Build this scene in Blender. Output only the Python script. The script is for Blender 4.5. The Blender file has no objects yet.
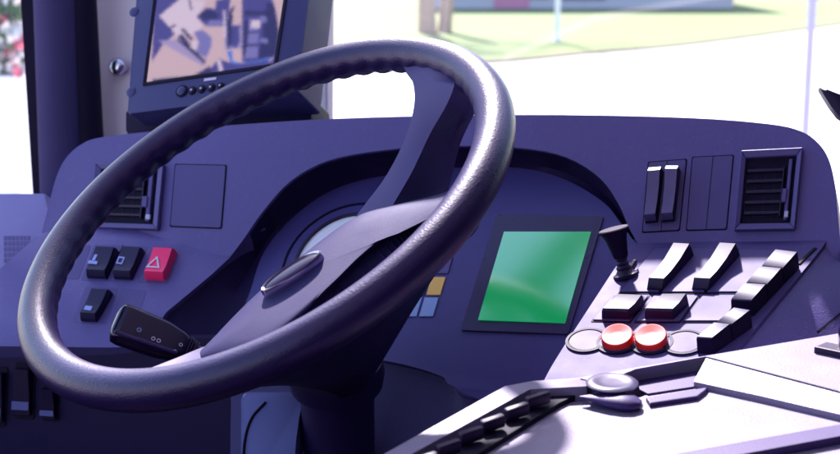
import bpy, bmesh, math, random
from mathutils import Vector, Matrix
random.seed(7)
scene = bpy.context.scene
COL = scene.collection
RAD = math.radians

# ------------------------------------------------------------------ camera frame
F_PX = 1387.0                     # focal length in photo pixels (photo 840 wide)
PITCH = RAD(11.5)
CAM = Vector((0, 0, 2.2))
RX = Vector((1, 0, 0)); UP = Vector((0, math.sin(PITCH), math.cos(PITCH))); FW = Vector((0, math.cos(PITCH), -math.sin(PITCH)))

def c2w(v):                       # (right, up, towards the viewer) -> world direction
    return RX * v[0] + UP * v[1] - FW * v[2]
def ray(px, py):
    return FW + RX * ((px - 420) / F_PX) + UP * ((227 - py) / F_PX)
def at(px, py, d):
    return CAM + ray(px, py) * d
def ground(px, py, z=0.0):
    r = ray(px, py); return CAM + r * ((z - CAM.z) / r.z)

class Plane:
    def __init__(s, px, py, d, n=None, pts=None):
        if pts:
            a, b, c = pts; s.n = (b - a).cross(c - a).normalized(); s.o = a.copy()
            if s.n.dot(CAM - a) < 0: s.n = -s.n
        else:
            s.o = at(px, py, d); s.n = c2w(n).normalized()
    def hit(s, px, py, off=0.0):
        r = ray(px, py)
        return CAM + r * ((s.o - CAM).dot(s.n) / r.dot(s.n)) + s.n * off
    def proj(s, px, py, c=0.0):      # where the pixel's ray meets the plane shifted by c
        r = ray(px, py)
        return CAM + r * ((s.o + s.n * c - CAM).dot(s.n) / r.dot(s.n))
    def depth(s, px, py):
        return (s.hit(px, py) - CAM).dot(FW)

# ------------------------------------------------------------------ materials
def mat(name, col, rough=.5, spec=.5, bump=0, scale=300, var=.12, metal=0, emit=None, estr=0, kind='noise', coat=0, dust=0, tint=(.84, .72, 1)):
    m = bpy.data.materials.new(name); m.use_nodes = True
    nt = m.node_tree; N = nt.nodes; L = nt.links
    b = N['Principled BSDF']
    b.inputs['Roughness'].default_value = rough
    b.inputs['Specular IOR Level'].default_value = spec
    b.inputs['Metallic'].default_value = metal
    b.inputs['Specular Tint'].default_value = (*tint, 1)
    b.inputs['Coat Weight'].default_value = coat
    b.inputs['Coat Roughness'].default_value = .1
    tc = N.new('ShaderNodeTexCoord')
    n1 = N.new('ShaderNodeTexNoise'); n1.inputs['Scale'].default_value = 9; n1.inputs['Detail'].default_value = 5
    L.new(tc.outputs['Object'], n1.inputs['Vector'])
    mx = N.new('ShaderNodeMix'); mx.data_type = 'RGBA'
    mx.inputs['A'].default_value = (*[c * (1 - var) for c in col], 1)
    mx.inputs['B'].default_value = (*[min(1, c * (1 + var)) for c in col], 1)
    L.new(n1.outputs['Fac'], mx.inputs['Factor'])
    out = mx.outputs['Result']
    if dust:
        n3 = N.new('ShaderNodeTexNoise'); n3.inputs['Scale'].default_value = 160; n3.inputs['Detail'].default_value = 6; n3.inputs['Roughness'].default_value = .7
        L.new(tc.outputs['Object'], n3.inputs['Vector'])
        rmp = N.new('ShaderNodeValToRGB'); rmp.color_ramp.elements[0].position = .56; rmp.color_ramp.elements[1].position = .75
        rmp.color_ramp.elements[1].color = (dust, dust, dust, 1)
        L.new(n3.outputs['Fac'], rmp.inputs['Fac'])
        m2 = N.new('ShaderNodeMix'); m2.data_type = 'RGBA'; m2.inputs['B'].default_value = (.35, .3, .42, 1)
        L.new(rmp.outputs['Color'], m2.inputs['Factor']); L.new(out, m2.inputs['A']); out = m2.outputs['Result']
    L.new(out, b.inputs['Base Color'])
    mr = N.new('ShaderNodeMapRange'); mr.inputs['To Min'].default_value = max(.02, rough - .08); mr.inputs['To Max'].default_value = min(1, rough + .08)
    n4 = N.new('ShaderNodeTexNoise'); n4.inputs['Scale'].default_value = 35; n4.inputs['Detail'].default_value = 4
    L.new(tc.outputs['Object'], n4.inputs['Vector'])
    L.new(n4.outputs['Fac'], mr.inputs['Value']); L.new(mr.outputs['Result'], b.inputs['Roughness'])
    if bump:
        if kind == 'leather':
            n2 = N.new('ShaderNodeTexVoronoi'); n2.feature = 'DISTANCE_TO_EDGE'; n2.inputs['Scale'].default_value = scale
            n5 = N.new('ShaderNodeTexNoise'); n5.inputs['Scale'].default_value = scale * .6
            L.new(tc.outputs['Object'], n5.inputs['Vector'])
            va = N.new('ShaderNodeVectorMath'); va.operation = 'MULTIPLY_ADD'; va.inputs[1].default_value = (.004, .004, .004)
            L.new(n5.outputs['Color'], va.inputs[0]); L.new(tc.outputs['Object'], va.inputs[2]); L.new(va.outputs[0], n2.inputs['Vector'])
            o2 = n2.outputs['Distance']
        else:
            n2 = N.new('ShaderNodeTexNoise'); n2.inputs['Scale'].default_value = scale; n2.inputs['Detail'].default_value = 3
            L.new(tc.outputs['Object'], n2.inputs['Vector']); o2 = n2.outputs['Fac']
        bp = N.new('ShaderNodeBump'); bp.inputs['Strength'].default_value = bump; bp.inputs['Distance'].default_value = .001
        L.new(o2, bp.inputs['Height']); L.new(bp.outputs['Normal'], b.inputs['Normal'])
    if emit:
        b.inputs['Emission Color'].default_value = (*emit, 1); b.inputs['Emission Strength'].default_value = estr
    return m

def glass_mat(name, tint=(1, 1, 1), refl=.06, rough=.02):
    m = bpy.data.materials.new(name); m.use_nodes = True
    nt = m.node_tree; nt.nodes.clear()
    o = nt.nodes.new('ShaderNodeOutputMaterial'); t = nt.nodes.new('ShaderNodeBsdfTransparent'); g = nt.nodes.new('ShaderNodeBsdfGlossy')
    x = nt.nodes.new('ShaderNodeMixShader'); fr = nt.nodes.new('ShaderNodeFresnel'); fr.inputs['IOR'].default_value = 1.0 + refl * 7
    t.inputs['Color'].default_value = (*tint, 1); g.inputs['Roughness'].default_value = rough
    nt.links.new(fr.outputs[0], x.inputs[0]); nt.links.new(t.outputs[0], x.inputs[1]); nt.links.new(g.outputs[0], x.inputs[2]); nt.links.new(x.outputs[0], o.inputs[0])
    return m

M = dict(
    dash=mat('dash_plastic', (.090, .067, .235), .5, .45, .34, 600, .12, dust=.10),
    dash2=mat('dash_panel_plastic', (.046, .035, .170), .48, .4, .08, 900, .08, dust=.04),
    console=mat('console_plastic', (.064, .046, .165), .62, .2, .10, 900, .08, dust=.12),
    tile=mat('blank_plate_plastic', (.074, .055, .190), .45, .4, .05, 900, .06),
    ctile=mat('console_plate_plastic', (.066, .048, .170), .60, .2, .06, 900, .06),
    rface=mat('rocker_lit_top', (.022, .017, .055), .45, .28, .05, 900, .08),  # paler than the sides: glare on switch tops put into the colour
    black=mat('black_plastic', (.010, .003, .028), .45, .35, .05, 700, .15),
    gloss=mat('glossy_black_plastic', (.007, .003, .024), .22, .5, 0, 700, .15),
    gap=mat('dark_gap', (.004, .002, .014), .7, .2),
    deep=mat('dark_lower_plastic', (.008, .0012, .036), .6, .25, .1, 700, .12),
    leather=mat('steering_wheel_leather', (.013, .005, .052), .38, .55, .24, 330, .16, kind='leather'),
    hub=mat('hub_plastic', (.021, .0155, .078), .65, .2, .12, 800, .08, dust=.04),
    spoke=mat('spoke_plastic', (.052, .039, .140), .55, .3, .12, 700, .1),
    silver=mat('silver_trim', (.6, .55, .65), .22, .5, metal=1),
    chromew=mat('pale_trim', (.38, .34, .5), .35, .5),
    red=mat('red_button_plastic', (.70, .022, .012), .45, .35, 0),
    pink=mat('hazard_button_plastic', (.85, .025, .14), .38, .5),
    mark=mat('white_marking', (.55, .48, .65), .5, .4),
    mark_b=mat('blue_marking', (.26, .30, .66), .5, .4),
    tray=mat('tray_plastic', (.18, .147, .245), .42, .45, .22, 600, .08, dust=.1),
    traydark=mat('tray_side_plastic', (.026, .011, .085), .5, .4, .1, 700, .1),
    monitor=mat('monitor_plastic', (.030, .029, .115), .45, .4, .06, 900, .06),
    pillar=mat('pillar_fabric', (.050, .036, .115), .8, .2, .2, 700, .1),
    trim=mat('pillar_trim_plastic', (.72, .60, .70), .65, .3, .2, 500, .08),
    rubber=mat('window_rubber_pillar_shade', (.006, .003, .018), .7, .2),  # window seal rubber, also the painted shade on the pillar
    sill=mat('door_sill_plastic', (.27, .23, .50), .5, .4, .1, 500, .1),
    dial=mat('gauge_dial', (.78, .76, .90), .5, .4),
    yellow=mat('amber_tile', (.80, .45, .10), .4, .4),
    paleblue=mat('pale_blue_tile', (.24, .32, .62), .4, .4),
    lcd=mat('green_lcd', (.001, .012, .005), .1, .8, emit=(.0, .30, .09), estr=.25, coat=1),
    shroud=mat('column_shroud_plastic', (.008, .002, .042), .5, .35, .12, 700, .1),
    knee=mat('knee_trim_plastic', (.11, .11, .32), .5, .4, .1, 700, .08),
    knob=mat('knob_metal', (.05, .04, .09), .32, .5),
    matte=mat('matte_black_plastic', (.007, .003, .024), .6, .15),
    recess=mat('hood_recess_plastic', (.024, .013, .080), .6, .25, .1, 800, .1),
    mark_d=mat('dim_marking', (.09, .085, .26), .5, .4),
    litface2=mat('grey_rocker_lit_face', (.095, .072, .185), .40, .5, .05, 900, .08),  # paler face colour carries the light on the upright rockers
    sillg=mat('sill_slot', (.14, .115, .30), .7, .2),
    bezel=mat('display_bezel', (.022, .012, .062), .3, .5),
    blocker=mat('blocker_covering', (.012, .008, .02), .8, .2, .2, 100, .1),
    grass=mat('lawn_grass', (.19, .225, .11), .9, .1, .6, 6, .35),
    road=mat('pale_road', (.50, .46, .48), .85, .2, .3, 4, .1),
    earth=mat('bare_ground', (.20, .16, .12), .9, .1, .3, 3, .3),
    bark=mat('tree_bark', (.45, .31, .27), .85, .2, .8, 12, .3),
    leaf=mat('tree_leaf', (.07, .12, .03), .7, .3, 0, 5, .4),
    polew=mat('white_pole_paint', (.8, .8, .8), .5, .3),
    poleg=mat('lavender_pole_paint', (.42, .38, .52), .5, .3),
    wall=mat('building_render', (.50, .45, .55), .9, .1, .2, 8, .1),
    pinkwall=mat('pink_door_paint', (.60, .22, .36), .8, .2, .1, 8, .1),
    darkopen=mat('dark_shutter', (.20, .14, .32), .7, .2),
    petalr=mat('red_petal', (.75, .16, .22), .6, .3, 0, 5, .3),
    petalw=mat('white_petal', (.8, .72, .7), .6, .3),
    planter=mat('white_planter_paint', (.75, .72, .75), .6, .3, .1, 20, .1),
    roof=mat('roof_blocker_fabric', (.72, .68, .76), .9, .1, .3, 200, .08),
    glass=glass_mat('window_glass', (.97, .97, .98), .06),
)

M['lcd'].node_tree.nodes['Principled BSDF'].inputs['Coat IOR'].default_value = 2.5
M['lcd'].node_tree.nodes['Principled BSDF'].inputs["Coat Roughness"].default_value = .12

# ------------------------------------------------------------------ object helpers
ORG = {}
def thing(name, label, cat, loc, group=None):
    o = bpy.data.objects.new(name, None); COL.objects.link(o); o.location = loc; o.empty_display_size = .05
    o['label'] = label; o['category'] = cat
    if group: o['group'] = group
    ORG[o.name] = Vector(loc)
    return o
def obj(name, bm, m, parent=None, smooth=None, label=None, kind=None, recalc=True):
    if recalc: bmesh.ops.recalc_face_normals(bm, faces=bm.faces)
    org = ORG[parent.name] if parent else None
    if org is None:
        zs = [v.co for v in bm.verts]
        c = sum(zs, Vector()) / len(zs); org = Vector((c.x, c.y, min(z.z for z in zs)))
    for v in bm.verts: v.co -= org
    me = bpy.data.meshes.new(name); bm.to_mesh(me); bm.free()
    o = bpy.data.objects.new(name, me); COL.objects.link(o)
    for mm in (m if isinstance(m, (list, tuple)) else [m]): me.materials.append(mm)
    if parent: o.parent = parent
    else: o.location = org
    ORG[o.name] = org
    if smooth is not None:
        me.shade_smooth()
        if smooth < 180: me.set_sharp_from_angle(angle=RAD(smooth))
    if label: o['label'] = label
    if kind: o['kind'] = kind
    return o
def tag(o, label, cat, group=None):
    o['label'] = label; o['category'] = cat
    if group: o['group'] = group
    return o
def struct(name, bm, m, **k):
    return obj(name, bm, m, kind='structure', **k)

def rnd(pts, r, seg=4):           # round the corners of a 2D pixel polygon
    out = []; n = len(pts)
    for i in range(n):
        p0, p1, p2 = (Vector(pts[i - 1]), Vector(pts[i]), Vector(pts[(i + 1) % n]))
        a = p0 - p1; b = p2 - p1; q = min(r, a.length * .45, b.length * .45)
        A = p1 + a.normalized() * q; B = p1 + b.normalized() * q
        for k in range(seg + 1):
            t = k / seg; out.append(tuple(A * (1 - t) ** 2 + p1 * 2 * t * (1 - t) + B * t * t))
    return out
def spline(pts, n, closed=False):  # Catmull-Rom through tuples
    P = [Vector(p) for p in pts]; out = []; m = len(P); segs = m if closed else m - 1
    for i in range(segs):
        p0 = P[(i - 1) % m] if closed or i > 0 else P[0] * 2 - P[1]
        p1 = P[i]; p2 = P[(i + 1) % m]
        p3 = P[(i + 2) % m] if closed or i + 2 < m else P[-1] * 2 - P[-2]
        for k in range(n):
            t = k / n
            out.append(.5 * ((2 * p1) + (p2 - p0) * t + (2 * p0 - 5 * p1 + 4 * p2 - p3) * t * t + (3 * p1 - p0 - 3 * p2 + p3) * t ** 3))
    if not closed: out.append(P[-1].copy())
    return out

def prism(front, back, bev=0, seg=3, bm=None):
    """closed solid between two matching rings; bev rounds the front rim"""
    own = bm is None
    if own: bm = bmesh.new()
    vf = [bm.verts.new(p) for p in front]; vb = [bm.verts.new(p) for p in back]; n = len(vf)
    f0 = bm.faces.new(vf); bm.faces.new(vb[::-1])
    for i in range(n): bm.faces.new((vf[i], vb[i], vb[(i + 1) % n], vf[(i + 1) % n]))
    if bev:
        es = [bm.edges.get((vf[i], vf[(i + 1) % n])) for i in range(n)]
        bmesh.ops.bevel(bm, geom=es, offset=bev, segments=seg, affect='EDGES', profile=.5, clamp_overlap=True)
    return bm
def plate(poly, pl, top, thick, bev=0, seg=3, bm=None):
    f = [pl.hit(x, y, top) for x, y in poly]; b = [p - pl.n * thick for p in f]
    return prism(f, b, bev, seg, bm)
def loft(rings, cap0=True, cap1=True, closed=True, bm=None):
    if bm is None: bm = bmesh.new()
    V = [[bm.verts.new(p) for p in r] for r in rings]; n = len(rings[0])
    for a, b in zip(V, V[1:]):
        for i in range(n if closed else n - 1):
            bm.faces.new((a[i], a[(i + 1) % n], b[(i + 1) % n], b[i]))
    if closed and cap0: bm.faces.new(V[0][::-1])
    if closed and cap1: bm.faces.new(V[-1])
    return bm
def tube(pts, radii, seg=12, bm=None, flat=None):
    rings = []
    for i, p in enumerate(pts):
        d = (pts[min(i + 1, len(pts) - 1)] - pts[max(i - 1, 0)]).normalized()
        a = d.orthogonal().normalized() if i == 0 else (pa - d * pa.dot(d)).normalized()
        pa = a; b = d.cross(a); r = radii[i] if isinstance(radii, (list, tuple)) else radii
        rings.append([p + a * r * math.cos(2 * math.pi * k / seg) + b * r * math.sin(2 * math.pi * k / seg) for k in range(seg)])
    return loft(rings, bm=bm)
def lathe(base, axis, prof, seg=32, bm=None):
    axis = axis.normalized(); a = axis.orthogonal().normalized(); b = axis.cross(a)
    rings = [[base + axis * h + (a * math.cos(2 * math.pi * k / seg) + b * math.sin(2 * math.pi * k / seg)) * r for k in range(seg)] for r, h in prof]
    return loft(rings, bm=bm)
def lerp2(a, b, t): return (a[0] + (b[0] - a[0]) * t, a[1] + (b[1] - a[1]) * t)
def rocker(q, pl, prof, base=0.0, bev=.0012):
    """q = pixel corners BL, BR, TR, TL on the plane; prof = (t, height) from bottom to top"""
    L0, R0, R1, L1 = [pl.hit(x, y, base) for x, y in q]
    rings = []
    lo = []; hi = []
    for t, h in prof:
        l = L0.lerp(L1, t); r = R0.lerp(R1, t)
        inx = (r - l) * .04
        rings.append([l, l + pl.n * h + inx, r + pl.n * h - inx, r])
    bm = loft(rings)
    bm.faces.ensure_lookup_table()
    for k in range(len(prof) - 1): bm.faces[k * 4 + 1].material_index = 1  # top faces get the lit colour, sides keep the shaded one
    es = [e for e in bm.edges if len(e.link_faces) == 2 and e.calc_face_angle(0) > .6]
    bmesh.ops.bevel(bm, geom=es, offset=bev, segments=2, affect='EDGES', profile=.5, clamp_overlap=True)
    return bm
def box_between(a, b, w, h, wdir, hdir, bev=.001, bm=None):
    own = bmesh.new()
    wd = wdir.normalized() * w / 2; hd = hdir.normalized() * h / 2
    loft([[a - wd - hd, a + wd - hd, a + wd + hd, a - wd + hd], [b - wd - hd, b + wd - hd, b + wd + hd, b - wd + hd]], bm=own)
    if bev: bmesh.ops.bevel(own, geom=list(own.edges), offset=bev, segments=2, affect='EDGES', profile=.5, clamp_overlap=True)
    if bm is None: return own
    me = bpy.data.meshes.new('t'); own.to_mesh(me); own.free(); bm.from_mesh(me); bpy.data.meshes.remove(me)
    return bm
def grow(q, w):                   # push the edges of a convex pixel polygon outwards by w pixels
    n = len(q); out = []
    cx = sum(p[0] for p in q) / n; cy = sum(p[1] for p in q) / n
    for i in range(n):
        p = Vector(q[i]); a = (Vector(q[i - 1]) - p).normalized(); b = (Vector(q[(i + 1) % n]) - p).normalized()
        s_ = abs(a.x * b.y - a.y * b.x) or .2
        out.append(tuple(p - (a + b) * w / s_))
    return out
def inset(q, k):
    c = (sum(p[0] for p in q) / len(q), sum(p[1] for p in q) / len(q))
    return [lerp2(p, c, k) for p in q]

# ------------------------------------------------------------------ reference planes
FA = Plane(200, 195, 1.42, (-.37, .36, 1))                    # upright fascia
LL = Plane(150, 237, FA.depth(150, 237), (-.26, .82, 1.04))   # reclined switch panel, left
RC = Plane(720, 242, FA.depth(720, 242), (-.40, 1.92, 1))     # reclined switch console, right
IP = Plane(520, 175, FA.depth(520, 175) + .035, (-.46, .79, 1))  # instrument panel in the hood
MO = Plane(200, 60, 1.50, (-.43, .40, 1))                     # monitor face
TR = Plane(510, 386, .975, (-.03, .97, .25))                  # side tray top
WN = c2w((-.397, .7475, .5326)).normalized()
WH = Plane(260.3, 204.3, 1.10, (-.397, .7475, .5326))          # steering wheel plane

# ------------------------------------------------------------------ DASHBOARD
dash = thing('dashboard', 'long purple grey moulded dashboard with vents, switches and a hooded instrument panel', 'dashboard', at(420, 330, 1.40))
ledge = spline([(40, 238), (47, 212), (56, 178), (66, 158), (82, 144), (104, 137), (170, 130), (310, 120), (430, 116), (560, 115), (690, 118), (768, 124), (800, 131), (818, 143), (829, 160), (835, 185), (838, 215), (842, 262)], 4)
arch = [(655, 262), (640, 246), (629, 228), (619, 205), (600, 178), (566, 157), (520, 148), (450, 146), (385, 150), (330, 160), (292, 180), (264, 210), (243, 240), (226, 262)]
arch_s = spline(arch, 4)
poly = [tuple(p) for p in ledge] + [tuple(p) for p in arch_s] + [(60, 262)]
bm = plate(poly, FA, 0, .06, .007, 4)
obj('fascia', bm, M['dash'], dash, 40)
# top cover running back and down towards the windscreen
r0 = [FA.hit(p[0], p[1], -.05) for p in ledge]
back = c2w((.30, -.62, -1)).normalized()
rings = [[p - FA.n * 0 for p in r0], [p + back * .06 for p in r0], [p + back * .30 + Vector((0, 0, -.05)) for p in r0]]
bm = loft(rings, closed=False)
bmesh.ops.solidify(bm, geom=bm.faces[:], thickness=.004)
obj('top_cover', bm, M['dash'], dash, 40)
# left reclined switch panel
poly = rnd([(2, 268), (40, 234), (80, 225), (250, 222), (268, 226), (243, 246), (212, 275), (165, 314), (150, 346), (110, 348), (-40, 346), (-40, 300)], 5)
obj('switch_panel', plate(poly, LL, .001, .05, .004, 3), M['dash'], dash, 40)
# hood: the chamfered wall from the fascia opening to the recessed instrument panel
outer = [(655, 262), (640, 246), (629, 228), (619, 205), (600, 178), (566, 157), (520, 148), (450, 146), (385, 150), (330, 160), (292, 180), (264, 210), (243, 240), (212, 275), (165, 314), (150, 350)]
inner = [(668, 275), (648, 260), (633, 240), (620, 222), (603, 202), (566, 180), (520, 168), (450, 168), (395, 174), (352, 183), (318, 198), (284, 226), (262, 256), (250, 292), (235, 330), (228, 370)]
po = spline(outer, 4); pi_ = spline(inner, 4)
A = []
for i, (p, q) in enumerate(zip(po, pi_)):
    pl = FA if p[1] < 240 or p[0] > 400 else LL
    a = pl.hit(p[0], p[1], -.004); b = IP.hit(q[0], q[1], -.002)
    A.append((a, a.lerp(b, .5) - FA.n * .012, b))
bm = loft([[x[k] for x in A] for k in range(3)], closed=False)
bmesh.ops.solidify(bm, geom=bm.faces[:], thickness=-.003)
obj('hood', bm, M['recess'], dash, 50)
# instrument panel with its lower lip
lip = [(228, 380), (300, 372), (352, 358), (392, 362), (428, 371), (450, 381), (464, 396), (520, 402), (600, 402)]
poly = [(700, 300)] + [tuple(p) for p in spline(inner, 4)] + [tuple(p) for p in spline(lip, 3)]
obj('instrument_panel', plate(poly, IP, 0, .02, .003, 3), M['dash2'], dash, 40)
# ridge line below the lip and the lower knee face
lp = spline(lip, 3)
r1 = [IP.hit(p[0], p[1], -.001) for p in lp]
down = c2w((.02, -1, .65)).normalized()
bm = loft([[p - IP.n * .004 for p in r1], [p + down * .02 - IP.n * .008 for p in r1], [p + down * .14 - IP.n * .02 for p in r1]], closed=False)
bmesh.ops.solidify(bm, geom=bm.faces[:], thickness=-.003)
obj('lower_skirt', bm, M['dash'], dash, 50)
KN = Plane(60, 346, LL.depth(60, 346) + .012, (-.30, -.10, 1))
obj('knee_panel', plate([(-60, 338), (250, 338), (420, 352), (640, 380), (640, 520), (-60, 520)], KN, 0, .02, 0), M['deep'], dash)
# dim switches in the knee panel
for q, bez in (([(-6, 420), (5, 421), (7, 372), (-4, 371)], None), ([(16, 413), (33, 414), (34, 368), (18, 367)], None), ([(44, 417), (58, 418), (58, 388), (45, 387)], None)):
    bz = obj('switch_bezel', plate(rnd(inset(q, -.22), 3), KN, .0012, .002, .0004, 1), M['gap'], dash)
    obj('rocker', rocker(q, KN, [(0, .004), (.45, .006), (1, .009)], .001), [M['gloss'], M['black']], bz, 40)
    c = inset(q, .0)
    obj('symbol', plate([lerp2(c[0], c[3], .12), lerp2(c[1], c[2], .12), lerp2(c[1], c[2], .3), lerp2(c[0], c[3], .3)], KN, .0088, .0006, 0), M['mark_d'], bz)

# fascia fittings
def groove_plate(q, pl, name, m, parent, h=.0012, r=2, line=None, lift=0.0):
    p = obj(name, plate(rnd(q, r), pl, lift + h, h + .0006, .0003, 1), m, parent)
    obj('seam', plate(rnd(grow(q, 1.1), r), pl, lift + .0005, .001, 0), M['gap'], p)
    if line:
        a, b = line
        obj('seam', plate([a, (a[0] + .6, a[1]), (b[0] + .6, b[1]), b], pl, lift + h + .0003, .0005, 0), M['gap'], p)
    return p
groove_plate([(171, 226), (221, 228), (226, 166), (176, 165)], FA, 'blank_plate', M['tile'], dash)
groove_plate([(687, 230), (726, 229), (733, 156), (693, 158)], FA, 'blank_plate', M['tile'], dash, line=((706, 229), (713, 157)))

def vent(q, louv, parent, slats=5, vanes=3):
    """frame ring, dark box, louvres and the side wheel; q = BL, BR, TR, TL"""
    root = obj('air_vent', plate(rnd(q, 2), FA, .0008, .0016, 0), M['gap'], parent)
    bm = bmesh.new(); k = .085
    inn = [lerp2(lerp2(q[0], q[2], k), q[0], .0), lerp2(q[1], q[3], k), lerp2(q[2], q[0], k), lerp2(q[3], q[1], k)]
    for i in range(4):
        j = (i + 1) % 4
        f = [FA.hit(*q[i], .0065), FA.hit(*q[j], .0065), FA.hit(*inn[j], .0045), FA.hit(*inn[i], .0045)]
        g = [FA.hit(*q[i], .0006), FA.hit(*q[j], .0006), FA.hit(*inn[j], .0006), FA.hit(*inn[i], .0006)]
        prism(f, g, .0006, 1, bm)
    obj('vent_frame', bm, M['tile'], root, 30)
    def P(s, t): return lerp2(lerp2(inn[0], inn[1], s), lerp2(inn[3], inn[2], s), t)
    x0, x1 = louv
    for i in range(slats):
        t = .16 + .64 * i / (slats - 1)
        quad = [P(x0, t - .022), P(x1, t - .022), P(x1, t + .022), P(x0, t + .022)]
        a = [FA.hit(*quad[0], .0035), FA.hit(*quad[1], .0035), FA.hit(*quad[2], .0045), FA.hit(*quad[3], .0045)]
        obj('slat', prism(a, [p - FA.n * .0022 for p in a], .0004, 1), M['black'], root)
    for i in range(vanes):
        s = x0 + (x1 - x0) * (i + 1) / (vanes + 1)
        obj('vane', plate([P(s, .1), P(s + .018, .1), P(s + .018, .86), P(s, .86)], FA, .0012, .0008, 0), M['deep'], root)
    obj('louvre_frame', plate([P(x1, .10), P(x1 + .03, .10), P(x1 + .03, .84), P(x1, .84)], FA, .005, .004, .0004, 1), M['black'], root)
    obj('adjuster', plate([P(.86, .05), P(.93, .05), P(.93, .95), P(.86, .95)], FA, .0048, .004, .0006, 1), M['tile'], root)
    obj('adjuster_knob', plate([P(.79, .30), P(.88, .30), P(.88, .50), P(.79, .50)], FA, .0065, .003, .0006, 1), M['tile'], root)
    obj('clip', plate([P(.87, .08), P(.95, .08), P(.95, .17), P(.87, .17)], FA, .0056, .002, .0003, 1), M['chromew'], root)
vent([(735, 232), (795, 231), (803, 150), (742, 153)], (.05, .76), dash)
vent([(92, 229), (160, 231), (166, 166), (98, 165)], (.05, .76), dash)

def switch(q, pl, parent, bezel, m, prof, sym=None, base=.0012, name='rocker_switch', gapm='gap', bezm='tile'):
    b = None
    if bezel is not None:
        b = groove_plate(bezel, pl, 'switch_bezel', M[bezm], parent)
    s = obj(name, rocker(q, pl, prof, base), m if m is M['pink'] else [m, M['litface2'] if prof is UPR else M['rface']], parent, 40)
    return s
UPR = [(0, .006), (.08, .0135), (.3, .0115), (.6, .0115), (.92, .0155), (1, .012)]
groove_plate([(643, 232), (679, 230), (686, 160), (649, 163)], FA, 'switch_bezel', M['tile'], dash, line=((661, 231), (667, 161)))
switch([(646, 224), (658, 223), (664, 172), (651, 173)], FA, dash, None, M['black'], UPR)
switch([(663, 223), (675, 222), (681, 171), (668, 171)], FA, dash, None, M['black'], UPR)
# left panel switches
LPR = [(0, .005), (.12, .0105), (.35, .0095), (.65, .0105), (.92, .0125), (1, .007)]
groove_plate([(81, 281), (133, 282), (149, 247), (95, 245)], LL, 'switch_bezel', M['tile'], dash, line=((107, 281), (123, 246)))
groove_plate([(137, 283), (168, 284), (181, 249), (152, 247)], LL, 'switch_bezel', M['tile'], dash)
groove_plate([(57, 279), (79, 280), (92, 246), (72, 245)], LL, 'blank_plate', M['tile'], dash)
groove_plate([(73, 323), (107, 325), (119, 289), (86, 287)], LL, 'switch_bezel', M['tile'], dash)
groove_plate([(110, 325), (136, 326), (147, 291), (121, 289)], LL, 'blank_plate', M['tile'], dash)
def low(q, dy): return [(x + 2, y + dy) for x, y in q]
s1 = switch([(88, 279), (108, 280), (120, 253), (101, 252)], LL, dash, None, M['gloss'], LPR)
s2 = switch([(115, 280), (133, 281), (146, 253), (127, 252)], LL, dash, None, M['gloss'], LPR)
hz = switch([(146, 281), (166, 282), (178, 254), (158, 253)], LL, dash, None, M['pink'], LPR, name='hazard_button')
hz['label'] = 'pinkish red hazard button with a white triangle'
s4 = switch([(82, 322), (98, 323), (114, 295), (97, 294)], LL, dash, None, M['gloss'], LPR)
def ring_poly(pts, w, pl, off, m, parent, name='symbol'):
    c = inset(pts, 0); inn = inset(pts, w); bm = bmesh.new(); n = len(pts)
    for i in range(n):
        j = (i + 1) % n
        plate([pts[i], pts[j], inn[j], inn[i]], pl, off, .0004, 0, bm=bm)
    return obj(name, bm, m, parent)
ring_poly([(149.5, 274), (163.5, 275), (161.5, 263)], .34, LL, .0121, M['mark'], hz)
bm = plate([(92, 270), (101, 271), (102, 268), (93, 267)], LL, .0118, .0006, 0)
plate([(96, 267), (99, 267), (102, 261), (99, 261)], LL, .0118, .0006, 0, bm=bm)
obj('symbol', bm, M['mark_b'], s1)
ring_poly([(120, 270), (126, 271), (129, 264), (123, 263)], .35, LL, .0118, M['mark_b'], s2)
obj('symbol', plate([(88, 316), (95, 317), (97, 313), (90, 312)], LL, .0118, .0006, 0), M['mark_b'], s4)

# gauge behind the wheel
def ipdisc(c, r, n=48):
    o = IP.hit(*c); u = c2w((1, 0, .46)); u = (u - IP.n * u.dot(IP.n)).normalized(); v = IP.n.cross(u).normalized()
    return [o + (u * math.cos(2 * math.pi * k / n) + v * math.sin(2 * math.pi * k / n)) * r for k in range(n)]
def disc(c, r, top, thick, r2=None):
    f = [p + IP.n * top for p in ipdisc(c, r)]; b = [p - IP.n * thick for p in f]
    return prism(f, b, .0005, 1)
def ipring(c, ra, rb, top, thick, bm=None):
    a = ipdisc(c, ra); b = ipdisc(c, rb)
    rr = [[p - IP.n * 0 for p in a], [p + IP.n * top for p in a], [p + IP.n * top for p in b], [p for p in b]]
    bm = loft(rr, False, False); return bm
g = obj('gauge', disc((346, 260), .0525, .0012, .002), M['dial'], dash)
obj('gauge_ring', ipring((346, 260), .0525, .0550, .004, 0), M['black'], g)
obj('gauge_ring', ipring((346, 260), .0670, .0690, .0012, 0), M['gap'], g)
bm = bmesh.new(); o = IP.hit(346, 260, .0016)
for k in range(36):
    a = 2 * math.pi * k / 36; u = (c2w((1, 0, .46)) - IP.n * c2w((1, 0, .46)).dot(IP.n)).normalized(); v = IP.n.cross(u)
    d = u * math.cos(a) + v * math.sin(a); t = IP.n.cross(d)
    prism([o + d * .034 + t * .0006, o + d * .034 - t * .0006, o + d * .039 - t * .0006, o + d * .039 + t * .0006],
          [o + d * .034 + t * .0006 - IP.n * .0008, o + d * .034 - t * .0006 - IP.n * .0008, o + d * .039 - t * .0006 - IP.n * .0008, o + d * .039 + t * .0006 - IP.n * .0008], bm=bm)
obj('tick_marks', bm, M['gap'], g)
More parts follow.
